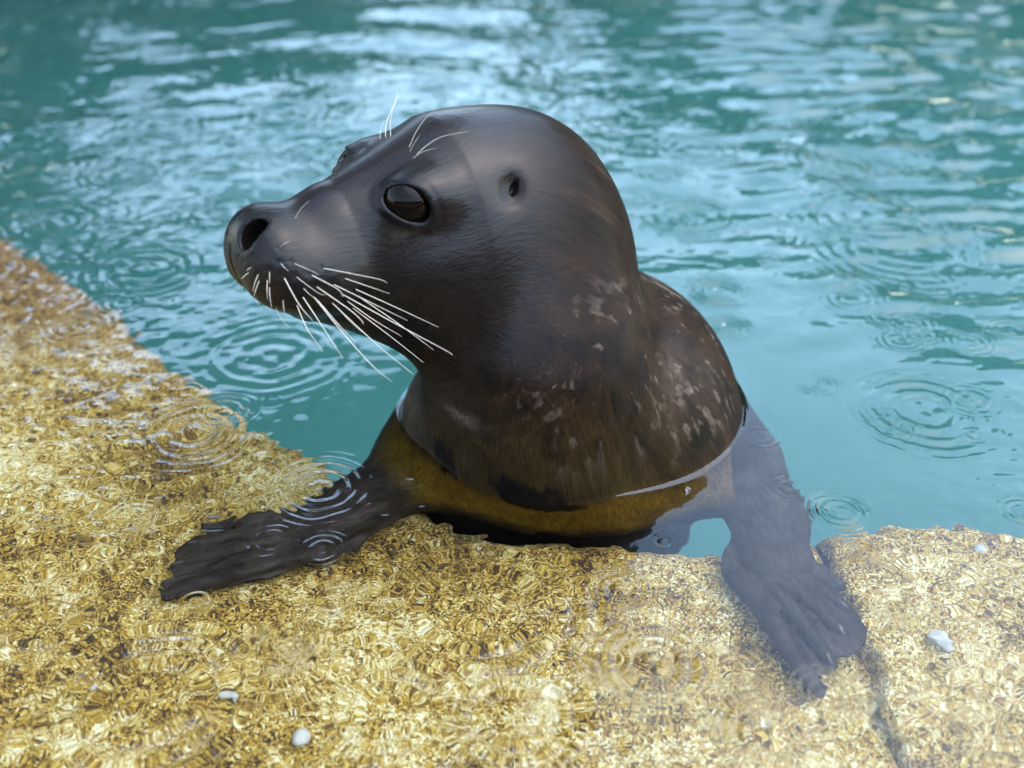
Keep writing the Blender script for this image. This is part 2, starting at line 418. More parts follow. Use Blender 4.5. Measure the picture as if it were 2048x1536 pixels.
# ---- flippers
UPZ = (0, 0, 1)
ARMS = [(ell((0.175, 0.800, -0.085), (0.050, 0.085, 0.065)), 0.05),
        (cone((0.195, 0.775, -0.075), (0.205, 0.690, -0.062), 0.040, 0.029, (UPZ, 1.25)), 0.04),
        (cone((0.205, 0.690, -0.062), (0.200, 0.632, -0.063), 0.029, 0.027, (UPZ, 1.5)), 0.03),
        (cone((0.194, 0.624, -0.067), (0.2195, 0.572, -0.0745), 0.037, 0.034, (UPZ, 9.5)), 0.018),
        (cone((0.2, 0.60, -0.071), (0.2085, 0.536, -0.0755), 0.020, 0.011, (UPZ, 5.0)), 0.012),
        (ell((-0.065, 0.790, -0.085), (0.055, 0.080, 0.060)), 0.05),
        (ell((-0.052, 0.782, -0.004), (0.042, 0.056, 0.052)), 0.014),
        (cone((-0.075, 0.765, -0.075), (-0.125, 0.702, -0.063), 0.040, 0.030, (UPZ, 1.35)), 0.04),
        (cone((-0.125, 0.702, -0.063), (-0.155, 0.672, -0.064), 0.030, 0.029, (UPZ, 1.7)), 0.03),
        (cone((-0.150, 0.670, -0.067), (-0.225, 0.643, -0.0745), 0.036, 0.036, (UPZ, 9.5)), 0.018),
        (cone((-0.19, 0.635, -0.071), (-0.243, 0.618, -0.0755), 0.020, 0.016, (UPZ, 5.0)), 0.012)]
DIGITS = {   # root, tip (z is the height of the digit's centre line)
 'left': [((0.172, 0.612, -0.066), (0.2035, 0.512, -0.074)), ((0.190, 0.612, -0.062), (0.219, 0.534, -0.074)), ((0.201, 0.618, -0.061), (0.235, 0.562, -0.074)),
          ((0.210, 0.624, -0.062), (0.243, 0.587, -0.074)), ((0.217, 0.632, -0.064), (0.244, 0.611, -0.074))],
 'right': [((-0.150, 0.645, -0.066), (-0.255, 0.602, -0.074)), ((-0.153, 0.657, -0.062), (-0.259, 0.613, -0.074)), ((-0.157, 0.669, -0.061), (-0.257, 0.633, -0.074)),
           ((-0.160, 0.681, -0.062), (-0.252, 0.657, -0.074)), ((-0.163, 0.692, -0.064), (-0.245, 0.680, -0.074))]}
FING = []
for side in DIGITS.values():
    for i, (a, b) in enumerate(side):
        a, b = np.array(a), np.array(b)
        m = a*0.45 + b*0.55 + np.array([0, 0, 0.003])
        r = 0.0108 if i == 0 else 0.0088
        FING.append((cone(a, m, r, r*0.82, (UPZ, 1.25)), 0.0045)); FING.append((cone(m, b, r*0.82, r*0.62, (UPZ, 1.25)), 0.004))
# hind flippers, deep below the chest
HIND = [(cone((0.055, 1.025, -0.70), (0.00, 1.05, -0.86), 0.045, 0.05, ((0, 1, 0), 2.5)), 0.03), (cone((0.085, 1.025, -0.70), (0.14, 1.05, -0.86), 0.045, 0.05, ((0, 1, 0), 2.5)), 0.03)]

# ---- carved features (head space, mirrored left / right)
def feat(c, n, axis):
    n = np.array(n, float); n /= np.linalg.norm(n); a = np.array(axis, float); a -= n*(a @ n); a /= np.linalg.norm(a)
    out = []
    for s in (1, -1):
        S = np.array([1, s, 1.0]); cc, nn, aa = np.array(c)*S, n*S, a*S
        out.append((hw(cc), (aa @ HA), (np.cross(nn, aa) @ HA), (nn @ HA)))
    return out
EARB = 0.0035
EYES = feat((0.1128, 0.0545, 0.0403), (0.5171, 0.842, 0.1537), (-0.7396, 0.53, -0.4149))
EARS = feat((0.0359, 0.0668, 0.0442), (0.0988, 0.8391, 0.5349), (0.499, 0.4233, -0.7562))
NOSTRILS = feat((0.2105, 0.0152, 0.0262), (0.6233, 0.40, 0.6594), (-0.7401, -0.0251, 0.6721))
def loc(P, ft):
    d = P - ft[0].astype(f32)
    return d @ ft[1].astype(f32), d @ ft[2].astype(f32), d @ ft[3].astype(f32)
def mouth_line():
    ph = [(0.2205, 0, 0.012), (0.2205, 0, 0.000), (0.2175, 0, -0.012), (0.2100, 0, -0.024)]
    lip = [(0.2100, 0, -0.024), (0.2040, 0.016, -0.031), (0.1800, 0.036, -0.039), (0.1450, 0.048, -0.045), (0.1120, 0.056, -0.040)]
    segs = [(ph[i], ph[i + 1], 0.0016) for i in range(3)]
    for s in (1, -1):
        q = [np.array(p)*np.array([1, s, 1]) for p in lip]
        segs += [(q[i], q[i + 1], 0.0018) for i in range(4)]
    return [(hw(a), hw(b), r) for a, b, r in segs]
MOUTH = mouth_line()
PITS = [hw(np.array(w[0])/1000) for w in WHISK if w[0][2] < 20]
PITS += [hw(np.array(w[0])/1000*np.array([1, -1, 1])) for w in WHISK if w[0][2] < 20]

def seal_sdf(P):
    P = np.asarray(P, f32)
    d = None
    for q, k in HEAD + NECK + TORSO + ARMS + HIND:
        e = d_prim(P, q); d = e if d is None else smin(d, e, k)
    fm = (P[:, 2] < -0.03) & (P[:, 1] < 0.74)
    if fm.any():
        Q = P[fm]; e = d[fm]
        for q, k in FING: e = smin(e, d_prim(Q, q), k)
        d[fm] = e
    # chest pressed against the stone ledge
    lm = (P[:, 2] < -0.05) & (P[:, 1] < 0.80)
    if lm.any():
        Q = P[lm]; ye = np.interp(Q[:, 0], EDGE[:, 0], EDGE[:, 1]).astype(f32)
        dl = np.maximum(Q[:, 1] - ye - 0.013, Q[:, 2] + 0.079)
        d[lm] = smax(d[lm], -dl, 0.012)
    hm = P[:, 2] > 0.05
    if hm.any():
        Q = P[hm]; e = d[hm]
        g = np.abs(e) < 0.05
        Q = Q[g]; x = e[g]
        for ft in EYES:
            a, b, n = loc(Q, ft)
            near = (n > -0.04)
            er = np.sqrt((a/0.0165)**2 + ((b + 9*a*a - 0.0008)/0.0110)**2)
            x = x - np.where(near, 0.0004*np.exp(-((er - 1.20)/0.16)**2), 0) + np.where(near, 0.0003*np.exp(-((er - 1.62)/0.16)**2), 0)
            rr_ = np.sqrt(a*a + b*b)
            cut = np.maximum((er - 1)*0.0115, -(n + 0.017))
            x = smax(x, -cut, 0.0050)
        for ft in EARS:
            a, b, n = loc(Q, ft)
            cut = (np.sqrt((a/0.0115)**2 + (b/0.0090)**2 + ((n + 0.000)/0.0055)**2) - 1)*0.0055
            x = smax(x, -cut, 0.008)
            cut = (np.sqrt(((a + 0.003)/0.0060)**2 + ((b - EARB)/0.0026)**2 + ((n + 0.004)/0.008)**2) - 1)*0.0035
            x = smax(x, -cut, 0.002)
        for ft in NOSTRILS:
            a, b, n = loc(Q, ft)
            er = np.sqrt((a/0.0135)**2 + (b/0.0085)**2)
            x = x - np.where(n > -0.015, 0.0003*np.exp(-((er - 1.25)/0.22)**2), 0)
            cut = (np.sqrt((a/0.0122)**2 + ((b + 14*a*a)/0.0070)**2 + ((n + 0.002)/0.020)**2) - 1)*0.0075
            x = smax(x, -cut, 0.003)
        for a, b, r in MOUTH:
            x = smax(x, -d_prim(Q, cone(a, b, r, r)), 0.0022)
        for p in PITS:
            q2 = ((Q - p.astype(f32))**2).sum(1)
            x = x + 0.0016*np.exp(-q2/(0.0022**2)) - 0.0005*np.exp(-q2/(0.0055**2))
        e[g] = x; d[hm] = e
    return d

def surface_nets(lo, hi, h, fn):
    n = np.ceil((np.array(hi) - np.array(lo))/h).astype(int) + 1
    B = 8; nb = -(-n//B); n = nb*B
    lo = np.array(lo, f32)
    c = [lo[i] + (np.arange(nb[i])*B + B/2 - 0.5)*h for i in range(3)]
    C = np.stack(np.meshgrid(*c, indexing='ij'), -1).reshape(-1, 3)
    dc = fn(C).reshape(nb)
    D = np.repeat(np.repeat(np.repeat(dc, B, 0), B, 1), B, 2).astype(f32)
    keep = np.argwhere(np.abs(dc) < 1.6*B*h)
    off = np.stack(np.meshgrid(*[np.arange(B)]*3, indexing='ij'), -1).reshape(-1, 3)
    for s in range(0, len(keep), 2500):
        I = (keep[s:s + 2500, None, :]*B + off[None]).reshape(-1, 3)
        D[I[:, 0], I[:, 1], I[:, 2]] = fn(lo + I.astype(f32)*h)
    S = D < 0
    cnt = 0
    for dx in (0, 1):
        for dy in (0, 1):
            for dz in (0, 1):
                cnt = cnt + S[dx:n[0] - 1 + dx, dy:n[1] - 1 + dy, dz:n[2] - 1 + dz].astype(np.int8)
    act = np.argwhere((cnt > 0) & (cnt < 8))
    ids = np.full(cnt.shape, -1, np.int32); ids[act[:, 0], act[:, 1], act[:, 2]] = np.arange(len(act))
    acc = np.zeros((len(act), 3), f32); num = np.zeros(len(act), f32)
    corners = [(x, y, z) for x in (0, 1) for y in (0, 1) for z in (0, 1)]
    for a in corners:
        for ax in range(3):
            if a[ax] == 0:
                b = list(a); b[ax] = 1
                va = D[act[:, 0] + a[0], act[:, 1] + a[1], act[:, 2] + a[2]]; vb = D[act[:, 0] + b[0], act[:, 1] + b[1], act[:, 2] + b[2]]
                m = (va < 0) != (vb < 0); t = np.where(m, va/(va - vb + 1e-12), 0)
                p = np.tile(np.array(a, f32), (len(act), 1)); p[:, ax] = t
                acc[m] += p[m]; num[m] += 1
    V = lo + (act + acc/num[:, None])*h
    quads = []
    for ax in range(3):
        u, v = (ax + 1) % 3, (ax + 2) % 3
        sl0 = [slice(None)]*3; sl1 = [slice(None)]*3
        sl0[ax] = slice(0, -1); sl1[ax] = slice(1, None)
        A = S[tuple(sl0)]; Bv = S[tuple(sl1)]
        E = np.argwhere(A != Bv)
        E = E[(E[:, u] > 0) & (E[:, v] > 0) & (E[:, u] < n[u] - 1) & (E[:, v] < n[v] - 1)]
        inside = A[E[:, 0], E[:, 1], E[:, 2]]
        def cid(du, dv):
            J = E.copy(); J[:, u] += du; J[:, v] += dv
            return ids[J[:, 0], J[:, 1], J[:, 2]]
        q = np.stack([cid(-1, -1), cid(0, -1), cid(0, 0), cid(-1, 0)], 1)
        q[~inside] = q[~inside][:, ::-1]
        quads.append(q)
    return V, np.concatenate(quads)
def grad(P, e=0.0008):
    k = np.array([(1, -1, -1), (-1, -1, 1), (-1, 1, -1), (1, 1, 1)], f32)
    g = 0
    for i in range(4): g = g + k[i]*seal_sdf(P + k[i]*e)[:, None]
    return g/(4*e)
def project(P, it):
    for _ in range(it):
        d = seal_sdf(P); g = grad(P); P = P - 0.9*g*(d/np.maximum((g*g).sum(1), 0.2))[:, None]
    return P

# raindrop rings: x, y, outer radius (m), strength
RINGS = [ (0.214,1.019,0.0355,1.7), (0.210,0.941,0.0278,1.6), (0.201,1.222,0.0311,1.3), (0.290,1.108,0.0209,1.1), (0.440,0.910,0.0252,1.3), (0.491,0.935,0.0283,1.2), (0.248,0.647,0.0246,1.3), (0.250,0.598,0.0160,0.6), (0.387,0.646,0.0189,1.0), (0.090,0.489,0.0387,0.5), (0.152,0.432,0.0331,0.6), (-0.226,0.883,0.0677,0.4), (-0.149,0.676,0.0389,0.8), (-0.250,0.787,0.0278,1.0), (-0.430,0.941,0.0353,0.9), (-0.473,0.905,0.0238,0.8), (-0.402,1.075,0.0652,0.7), (-0.400,0.996,0.0275,0.6), (-0.023,0.541,0.0737,0.2), (-0.220,0.460,0.0631,0.3), (0.526,1.433,0.0560,0.7), (0.198,1.374,0.0398,0.7), (0.631,1.972,0.0376,0.8), (-0.363,1.233,0.0545,0.7), (0.109,0.609,0.0074,0.8), (0.359,0.788,0.0605,0.4), (0.585,1.374,0.0513,0.6), (0.438,1.233,0.0912,0.5), (-0.266,0.753,0.0482,0.5), (0.442,1.129,0.0976,0.5), (0.089,1.476,0.0508,0.5), (-0.276,1.413,0.0638,0.4), (-0.523,1.590,0.0731,0.6), (-0.282,1.101,0.0347,0.5), (-0.213,2.083,0.0601,0.4), (0.328,2.008,0.0487,0.5), (0.715,1.615,0.0598,0.5), (0.404,1.590,0.0479,0.5), (-0.346,0.660,0.0501,0.2), (-0.226,0.653,0.0317,0.2), (0.002,0.445,0.0405,0.3), (-0.073,0.452,0.0379,0.2), (0.293,0.558,0.0449,0.2), (0.290,0.460,0.0447,0.2), (-0.100,0.524,0.0340,0.1), (-0.146,0.489,0.0365,0.2), (-0.307,0.524,0.0366,0.2), (0.074,0.558,0.0245,0.5), (0.404,0.805,0.0287,0.5), (0.351,1.001,0.0327,0.6), (0.445,1.049,0.0405,0.6), (-0.553,1.218,0.0664,0.6), (-0.659,1.413,0.0685,0.6), (-0.517,1.374,0.0577,0.7), (-0.272,1.808,0.0705,0.4), (0.075,2.163,0.0827,0.4) ]
# ---------------------------------------------------------------- water
def ring_wave(x, y, cx, cy, R, a):
    r = np.sqrt((x - cx)**2 + (y - cy)**2)
    base = np.clip(R/4.2, max(0.0055, 0.0072*cy), 0.016)
    lam = base*np.clip(1.25 - 0.35*r/R, 0.7, 1.3)
    env = np.exp(-((r - 0.62*R)/(0.42*R))**2)*sstep(0, 0.18*R, r) + 0.8*np.exp(-(r/(0.16*R))**2)
    ang = np.arctan2(y - cy, x - cx); s = cx*37.1 + cy*11.3
    env = env*(0.45 + 0.75*(0.5 + 0.5*noise(np.cos(ang)*1.6 + s, np.sin(ang)*1.6 + s, seed=41)))*(0.75 + 0.5*noise(x*60, y*60, seed=42))
    r = r*(1 + 0.03*noise(np.cos(ang)*2.1 + s, np.sin(ang)*2.1, seed=43))
    return a*0.125*base*env*np.cos(2*math.pi*(r - R)/lam)
def water_height(x, y):
    # slow swell and wind ripples, calm in the lee of the seal
    calm = 1 - 0.85*np.exp(-(((x - 0.30)/0.12)**2 + ((y - 0.80)/0.13)**2)**1.5)
    calm *= 1 - 0.85*np.exp(-(((x + 0.13)/0.10)**2 + ((y - 0.80)/0.07)**2)**1.5)
    calm *= 1 - 0.65*np.exp(-(((x - 0.22)/0.13)**2 + ((y - 0.62)/0.12)**2)**1.5)
    far = sstep(0.55, 1.6, y)
    h = 0*x
    wx = x + 0.05*noise(x*3, y*3, seed=21); wy = y + 0.05*noise(x*3 + 9, y*3, seed=22)
    h += (0.0016 + 0.0020*far)*noise(wx*5 + 1.7, wy*8, seed=11)
    h += (0.0006 + 0.0006*far)*noise(wx*15 + wy*5, wy*24 - wx*7, seed=12)*calm
    right = sstep(0.22, 0.45, x)*sstep(0.72, 0.95, y)
    h += (0.0050 + 0.0010*far)*right*noise(wx*11 + wy*9, wy*30 - wx*12, seed=23)
    patch = 0.35 + 0.65*sstep(-0.2, 0.5, noise(x*2.2 + 4, y*2.2, seed=13))
    h += 0.0007*(0.5 + 0.7*far)*noise(wx*45 + wy*20, wy*70 - wx*22, seed=14)*calm*patch
    h += 0.00022*noise(wx*110, wy*140, seed=15)*calm*(0.35 + patch)
    # close ripples over the ledge
    near = sstep(0.95, 0.60, y + 0.25*np.maximum(x, 0))
    h += near*(0.00020 + 0.00018*sstep(0.0, -0.15, x)*sstep(0.60, 0.70, y))*noise(x*85, y*85, seed=16)*calm
    left = sstep(0.10, -0.15, x)*sstep(2.6, 1.2, y)*sstep(0.70, 0.85, y - 0.3*x)*calm
    h += left*0.00045*noise(wx*70, wy*85, seed=17)
    for (cx, cy, R, a) in RINGS:
        m = (np.abs(x - cx) < 1.7*R) & (np.abs(y - cy) < 1.7*R)
        if m.any(): h[m] += ring_wave(x[m], y[m], cx, cy, R, a)
    # thin lip where the water clings to the body
    m = (x > -0.16) & (x < 0.27) & (y > 0.60) & (y < 1.12)
    d = seal_sdf(np.stack([x[m], y[m], 0*x[m]], 1))
    h[m] = h[m]*(0.25 + 0.75*sstep(0.0, 0.03, d)) + 0.0021*np.exp(-np.maximum(d, 0)/0.0026)
    return h
rr = np.random.default_rng(7)
for _ in range(70):                                          # rain further out
    yy = rr.uniform(1.2, 3.6); RINGS.append((rr.uniform(-0.7, 0.7)*yy, yy, rr.uniform(0.03, 0.075), rr.uniform(0.4, 0.9)))
for _ in range(45):                                          # light rain on the calmer right side
    yy = rr.uniform(0.72, 1.7); RINGS.append((rr.uniform(0.24, 0.62)*max(yy, 0.9), yy, rr.uniform(0.012, 0.030), rr.uniform(0.5, 1.0)))
for _ in range(60):                                          # small fresh rings close by
    yy = rr.uniform(0.44, 1.25); RINGS.append((rr.uniform(-0.62, 0.62)*yy, yy, rr.uniform(0.009, 0.024), rr.uniform(0.25, 0.6)))
ys = np.concatenate([np.linspace(Y0 + .004, 0.33, 26)[:-1], np.geomspace(0.33, 3.1, 1100), np.linspace(3.1, Y1 - .004, 60)[1:]])
tc = np.linspace(-1, 1, 820)
to = np.linspace(0, 1, 26)[1:]
rows = []
for y in ys:
    W = 0.56*max(y, 0.33) + 0.13
    xs = np.concatenate([(-W + (X0 + .004 + W)*to**1.6)[::-1], tc*W, W + (X1 - .004 - W)*to**1.6])
    rows.append(xs)
WX = np.array(rows); WY = np.repeat(ys[:, None], WX.shape[1], 1)
WZ = water_height(WX, WY)
M = Mat('pool_water')
gl = M.n('BsdfGlass'); gl.inputs['IOR'].default_value = 1.333; gl.inputs['Roughness'].default_value = 0.0
gl.inputs['Color'].default_value = (1, 1, 1, 1); M.l(gl.outputs[0], M.out.inputs['Surface'])
va = M.n('VolumeAbsorption'); va.inputs['Color'].default_value = (0.30, 0.88, 0.84, 1); va.inputs['Density'].default_value = 0.6
M.l(va.outputs[0], M.out.inputs['Volume'])
wo = mesh_np('water', np.stack([WX, WY, WZ], -1).reshape(-1, 3), grid_faces(*WX.shape), M.m)
wo['kind'] = 'structure'

SV, SQ = surface_nets((-0.30, 0.47, -0.96), (0.30, 1.20, 0.30), 0.0036, seal_sdf)
SV = project(SV, 2)
tmp = mesh_np('tmp', SV, SQ)
sm = tmp.modifiers.new('s', 'SUBSURF'); sm.levels = 1; sm.render_levels = 1
dg = bpy.context.evaluated_depsgraph_get(); ev = tmp.evaluated_get(dg).to_mesh()
BV = np.empty(len(ev.vertices)*3, f32); ev.vertices.foreach_get('co', BV); BV = BV.reshape(-1, 3)
BQ = np.empty(len(ev.polygons)*4, np.int32); ev.loops.foreach_get('vertex_index', BQ); BQ = BQ.reshape(-1, 4)
tmp.evaluated_get(dg).to_mesh_clear(); bpy.data.objects.remove(tmp)
BV = project(BV, 2)

# ---- coat coordinates that follow the lie of the fur, and marking masks
def flow_coords(P):
    sp = [hw((0.23, 0, 0)), hw((0.12, 0, 0)), hw((0, 0, -0.01)), np.array([0.0235, 0.815, 0.05]), np.array([0.06, 0.87, -0.17]), np.array([0.07, 1.0, -0.7])]
    e1 = HA[1]; acc = np.zeros((len(P), 3), f32); W = np.zeros(len(P), f32); s0 = 0.0
    for a, b in zip(sp[:-1], sp[1:]):
        T = b - a; L = np.linalg.norm(T); T = T/L
        u1 = e1 - T*(e1 @ T); u1 /= np.linalg.norm(u1); u2 = np.cross(T, u1); e1 = u1
        t = np.clip((P - a) @ T, 0, L); q = P - (a + t[:, None]*T)
        d = np.sqrt((q*q).sum(1)); w = np.exp(-d/0.012 + 3)
        acc[:, 0] += w*(s0 + t); acc[:, 1] += w*(q @ u1); acc[:, 2] += w*(q @ u2); W += w; s0 += L
    return acc/W[:, None]
FL = flow_coords(BV)
core = None
for q, k in HEAD + NECK + TORSO:
    e = d_prim(BV, q); core = e if core is None else smin(core, e, k)
armness = sstep(0.004, 0.030, core)*(BV[:, 2] < 0)                       # front limbs
for a, b, sel in (((0.195, 0.775, -0.075), (0.222, 0.560, -0.07), BV[:, 0] > 0.05), ((-0.075, 0.765, -0.075), (-0.25, 0.640, -0.07), BV[:, 0] <= 0.05)):
    R3 = basis(np.array(b) - np.array(a)); q = (BV - np.array(a)) @ R3.T
    m = sel & (core > 0.012) & (BV[:, 2] < 0.01) & (BV[:, 2] > -0.12); FL[m] = q[m]
HP = (BV - HC) @ HA.T
def blob(c, r): return np.exp(-(((BV - np.array(c))/np.array(r))**2).sum(1))
bodyness = sstep(0.075, -0.02, HP[:, 0] + 0.35*HP[:, 2])                # flecked coat starts behind the cheek
bodyness = np.maximum(bodyness, sstep(-0.055, -0.09, HP[:, 2]))
front = sstep(0.80, 0.70, BV[:, 1] + 0.45*np.abs(BV[:, 0] + 0.0))
belly = front*sstep(0.105, 0.0, BV[:, 2])*sstep(-0.15, -0.09, BV[:, 0])*sstep(0.17, 0.12, BV[:, 0])
belly = np.maximum(belly, sstep(0.03, -0.03, BV[:, 2])*sstep(0.84, 0.70, BV[:, 1])*sstep(-0.12, -0.08, BV[:, 2])*(np.abs(BV[:, 0] - 0.03) < 0.15))
chin = (BV[:, 2] > 0.03)*sstep(-0.012, -0.045, HP[:, 2])*sstep(0.10, 0.16, HP[:, 0])
lipf = (BV[:, 2] > 0.03)*sstep(0.195, 0.212, HP[:, 0])*sstep(0.012, -0.005, HP[:, 2])
tan = np.clip(belly*(1 - armness) + 0.45*chin + 0.55*lipf, 0, 1)
black = 0*tan
for ft in EYES:
    a, b, n = loc(BV, ft); black = np.maximum(black, np.exp(-(np.sqrt((a/0.0178)**2 + (b/0.0126)**2)/1.42)**6)*(np.abs(n) < 0.03))
for ft in NOSTRILS:
    a, b, n = loc(BV, ft); black = np.maximum(black, 0.9*np.exp(-(np.sqrt((a/0.0135)**2 + (b/0.0085)**2)/1.9)**4)*(np.abs(n) < 0.03))
pads = np.exp(-((HP[:, 0] - 0.165)/0.035)**2 - ((HP[:, 2] - 0.002)/0.018)**2)*(np.abs(HP[:, 1]) > 0.02)
for ft in EARS:
    a, b, n = loc(BV, ft); black = np.maximum(black, 0.6*np.exp(-(np.sqrt((a/0.0115)**2 + (b/0.009)**2)/0.9)**4)*(np.abs(n) < 0.02))
for p in PITS: black = np.maximum(black, 0.9*np.exp(-((BV - p)**2).sum(1)/0.0021**2))
black = np.clip(np.maximum(black, 0.5*pads), 0, 1)
wob = noise(BV[:, 0]*110, BV[:, 1]*110, BV[:, 2]*60, seed=31) + 0.6*noise(BV[:, 0]*300, BV[:, 1]*300, BV[:, 2]*160, seed=32)
patch = blob((0.010, 0.655, 0.006), (0.022, 0.03, 0.016)) + 0.9*blob((-0.002, 0.673, 0.026), (0.012, 0.02, 0.018)) + 0.7*blob((0.04, 0.65, -0.012), (0.03, 0.03, 0.012)) + 0.6*blob((-0.06, 0.70, 0.012), (0.02, 0.03, 0.02))
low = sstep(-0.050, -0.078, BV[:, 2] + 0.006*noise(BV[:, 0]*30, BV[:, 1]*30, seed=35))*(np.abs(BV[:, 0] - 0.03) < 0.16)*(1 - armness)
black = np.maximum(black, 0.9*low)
black = np.clip(np.maximum(black, 0.95*sstep(0.28, 0.55, patch + 0.25*wob)), 0, 1)
pale = 0.5*blob((0.076, 0.731, 0.096), (0.010, 0.02, 0.020)) + blob((0.091, 0.752, 0.112), (0.008, 0.02, 0.016)) + 0.12*blob((0.150, 0.749, 0.058), (0.020, 0.03, 0.024)) + 0.35*blob((0.125, 0.737, 0.07), (0.012, 0.03, 0.02))
pale += 0.8*blob((-0.033, 0.70, 0.062), (0.016, 0.03, 0.006)) + 0.4*blob((-0.08, 0.775, 0.02), (0.02, 0.03, 0.02))
pale += 0.5*blob(hw((0.04, 0.075, 0.06)), (0.01, 0.02, 0.006)) + 0.5*blob(hw((0.118, 0.065, 0.018)), (0.012, 0.02, 0.006))

seal = tag(empty('seal', (0.03, 0.80, -0.085)), 'dark wet harbour seal rising from the pool with its front flippers on the stone ledge', 'seal')
M = Mat('wet_seal_coat')
fl = M.attr('flow'); mk = M.n('Attribute', attribute_name='mark')
sp = M.n('SeparateColor'); M.l(mk.outputs['Color'], sp.inputs[0])
def scaled(vec, s):
    m = M.n('Mapping'); m.inputs['Scale'].default_value = s; M.l(vec, m.inputs['Vector']); return m.outputs[0]
hair = M.noise(scaled(fl, (60, 420, 420)), 1.0, 3, 0.6, 0.4)
hair2 = M.noise(scaled(fl, (26, 120, 120)), 1.0, 4, 0.6, 0.6)
mott = M.noise(scaled(fl, (22, 40, 40)), 1.0, 5, 0.62, 0.8)
fleck = M.noise(scaled(fl, (60, 120, 120)), 1.0, 2, 0.5, 0.0)
fleck_big = M.noise(scaled(fl, (9, 14, 14)), 1.0, 2, 0.5)
head_c = M.mix(M.math('MULTIPLY_ADD', hair2, 1.6, -0.3, True), (0.0034, 0.0019, 0.0014), (0.0080, 0.0046, 0.0034))
body_c = M.mix(M.math('MULTIPLY_ADD', mott, 2.6, -0.85, True), (0.0024, 0.0013, 0.0007), (0.0185, 0.0088, 0.0036))
c = M.mix(sp.outputs[0], head_c, body_c)
tan_c = M.mix(M.math('MULTIPLY_ADD', mott, 2.2, -0.6, True), (0.010, 0.0062, 0.0022), (0.033, 0.020, 0.0068))
c = M.mix(M.attr('limb', 'Fac'), c, M.mix(M.math('MULTIPLY_ADD', mott, 2.4, -0.7, True), (0.010, 0.0072, 0.0055), (0.048, 0.036, 0.026)))
c = M.mix(sp.outputs[1], c, tan_c)
fm = M.math('MULTIPLY_ADD', M.math('ADD', fleck, M.math('MULTIPLY_ADD', fleck_big, 0.5, -0.25)), 8.0, -4.7, True)
fm = M.math('MULTIPLY', fm, M.attr('flecked', 'Fac')); fm = M.math('MULTIPLY', fm, M.math('MULTIPLY_ADD', hair2, 1.8, -0.2, True))
pl = M.math('MULTIPLY', M.attr('pale', 'Fac'), M.math('MULTIPLY_ADD', M.math('ADD', fleck, hair2), 2.6, -1.9, True))
fm = M.math('MAXIMUM', M.math('MULTIPLY', fm, 0.75), pl, clamp=True)
gold = M.mix(M.math('MULTIPLY_ADD', mott, 2.2, -0.6, True), (0.055, 0.029, 0.0028), (0.145, 0.080, 0.008))  # tan fur colour with the underwater golden light mixed in
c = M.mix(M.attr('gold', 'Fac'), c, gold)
c = M.mix(fm, c, (0.105, 0.078, 0.056))
c = M.mix(sp.outputs[2], c, (0.003, 0.0026, 0.0026))
c = M.mix(M.math('MULTIPLY_ADD', hair, 2.4, -0.8, True), c, M.mix(0.65, c, (0.002, 0.0015, 0.001)))
bh = M.math('ADD', hair, M.math('MULTIPLY', hair2, 0.8))
nb = M.bump(bh, 0.60, 0.0011)
nb2 = M.bump(bh, 0.17, 0.0008)
wet = M.math('MULTIPLY_ADD', sp.outputs[0], -0.24, 0.30)
wet = M.math('MULTIPLY', wet, M.math('MULTIPLY_ADD', sp.outputs[2], -0.65, 1.0))
rough = M.math('ADD', M.math('MULTIPLY_ADD', hair2, 0.18, 0.30), M.math('MULTIPLY', sp.outputs[0], 0.18))
B = M.bsdf(c, rough, nb, **{'Coat Weight': wet, 'Coat Roughness': 0.21, 'Coat IOR': 1.40, 'Specular IOR Level': M.math('MULTIPLY_ADD', sp.outputs[0], -0.05, 0.08)})
M.l(nb2, B.inputs['Coat Normal'])
MAT_COAT = M.m
body = mesh_np('body', BV - np.array(seal.location, f32), BQ, MAT_COAT, seal)
me = body.data
at = me.attributes.new('limb', 'FLOAT', 'POINT'); at.data.foreach_set('value', armness.astype(f32))
gold_lit_m = tan*sstep(0.006, -0.014, BV[:, 2])*sstep(-0.12, -0.07, BV[:, 2])*(1 - black)  # ledge's golden light painted into the tan belly fur below the waterline
at = me.attributes.new('gold', 'FLOAT', 'POINT'); at.data.foreach_set('value', gold_lit_m.astype(f32))
fleckm = sstep(0.150, 0.105, BV[:, 2] + 0.25*noise(BV[:, 0]*14, BV[:, 1]*14, BV[:, 2]*14, seed=33)*0.1)*sstep(0.005, 0.035, BV[:, 2])*sstep(0.10, 0.03, HP[:, 0])
fleckm = np.clip(fleckm*(1 - 0.8*tan)*(0.55 + 0.45*sstep(-0.02, 0.10, BV[:, 0])) + 0.6*blob(hw((-0.05, 0.06, 0.03)), (0.02, 0.03, 0.02)), 0, 1)
at = me.attributes.new('flecked', 'FLOAT', 'POINT'); at.data.foreach_set('value', fleckm.astype(f32))
at = me.attributes.new('flow', 'FLOAT_VECTOR', 'POINT'); at.data.foreach_set('vector', FL.astype(f32).ravel())
at = me.attributes.new('mark', 'FLOAT_COLOR', 'POINT'); at.data.foreach_set('color', np.stack([bodyness, tan, black, 0*tan + 1], 1).astype(f32).ravel())
at = me.attributes.new('pale', 'FLOAT', 'POINT'); at.data.foreach_set('value', np.clip(pale, 0, 1).astype(f32))

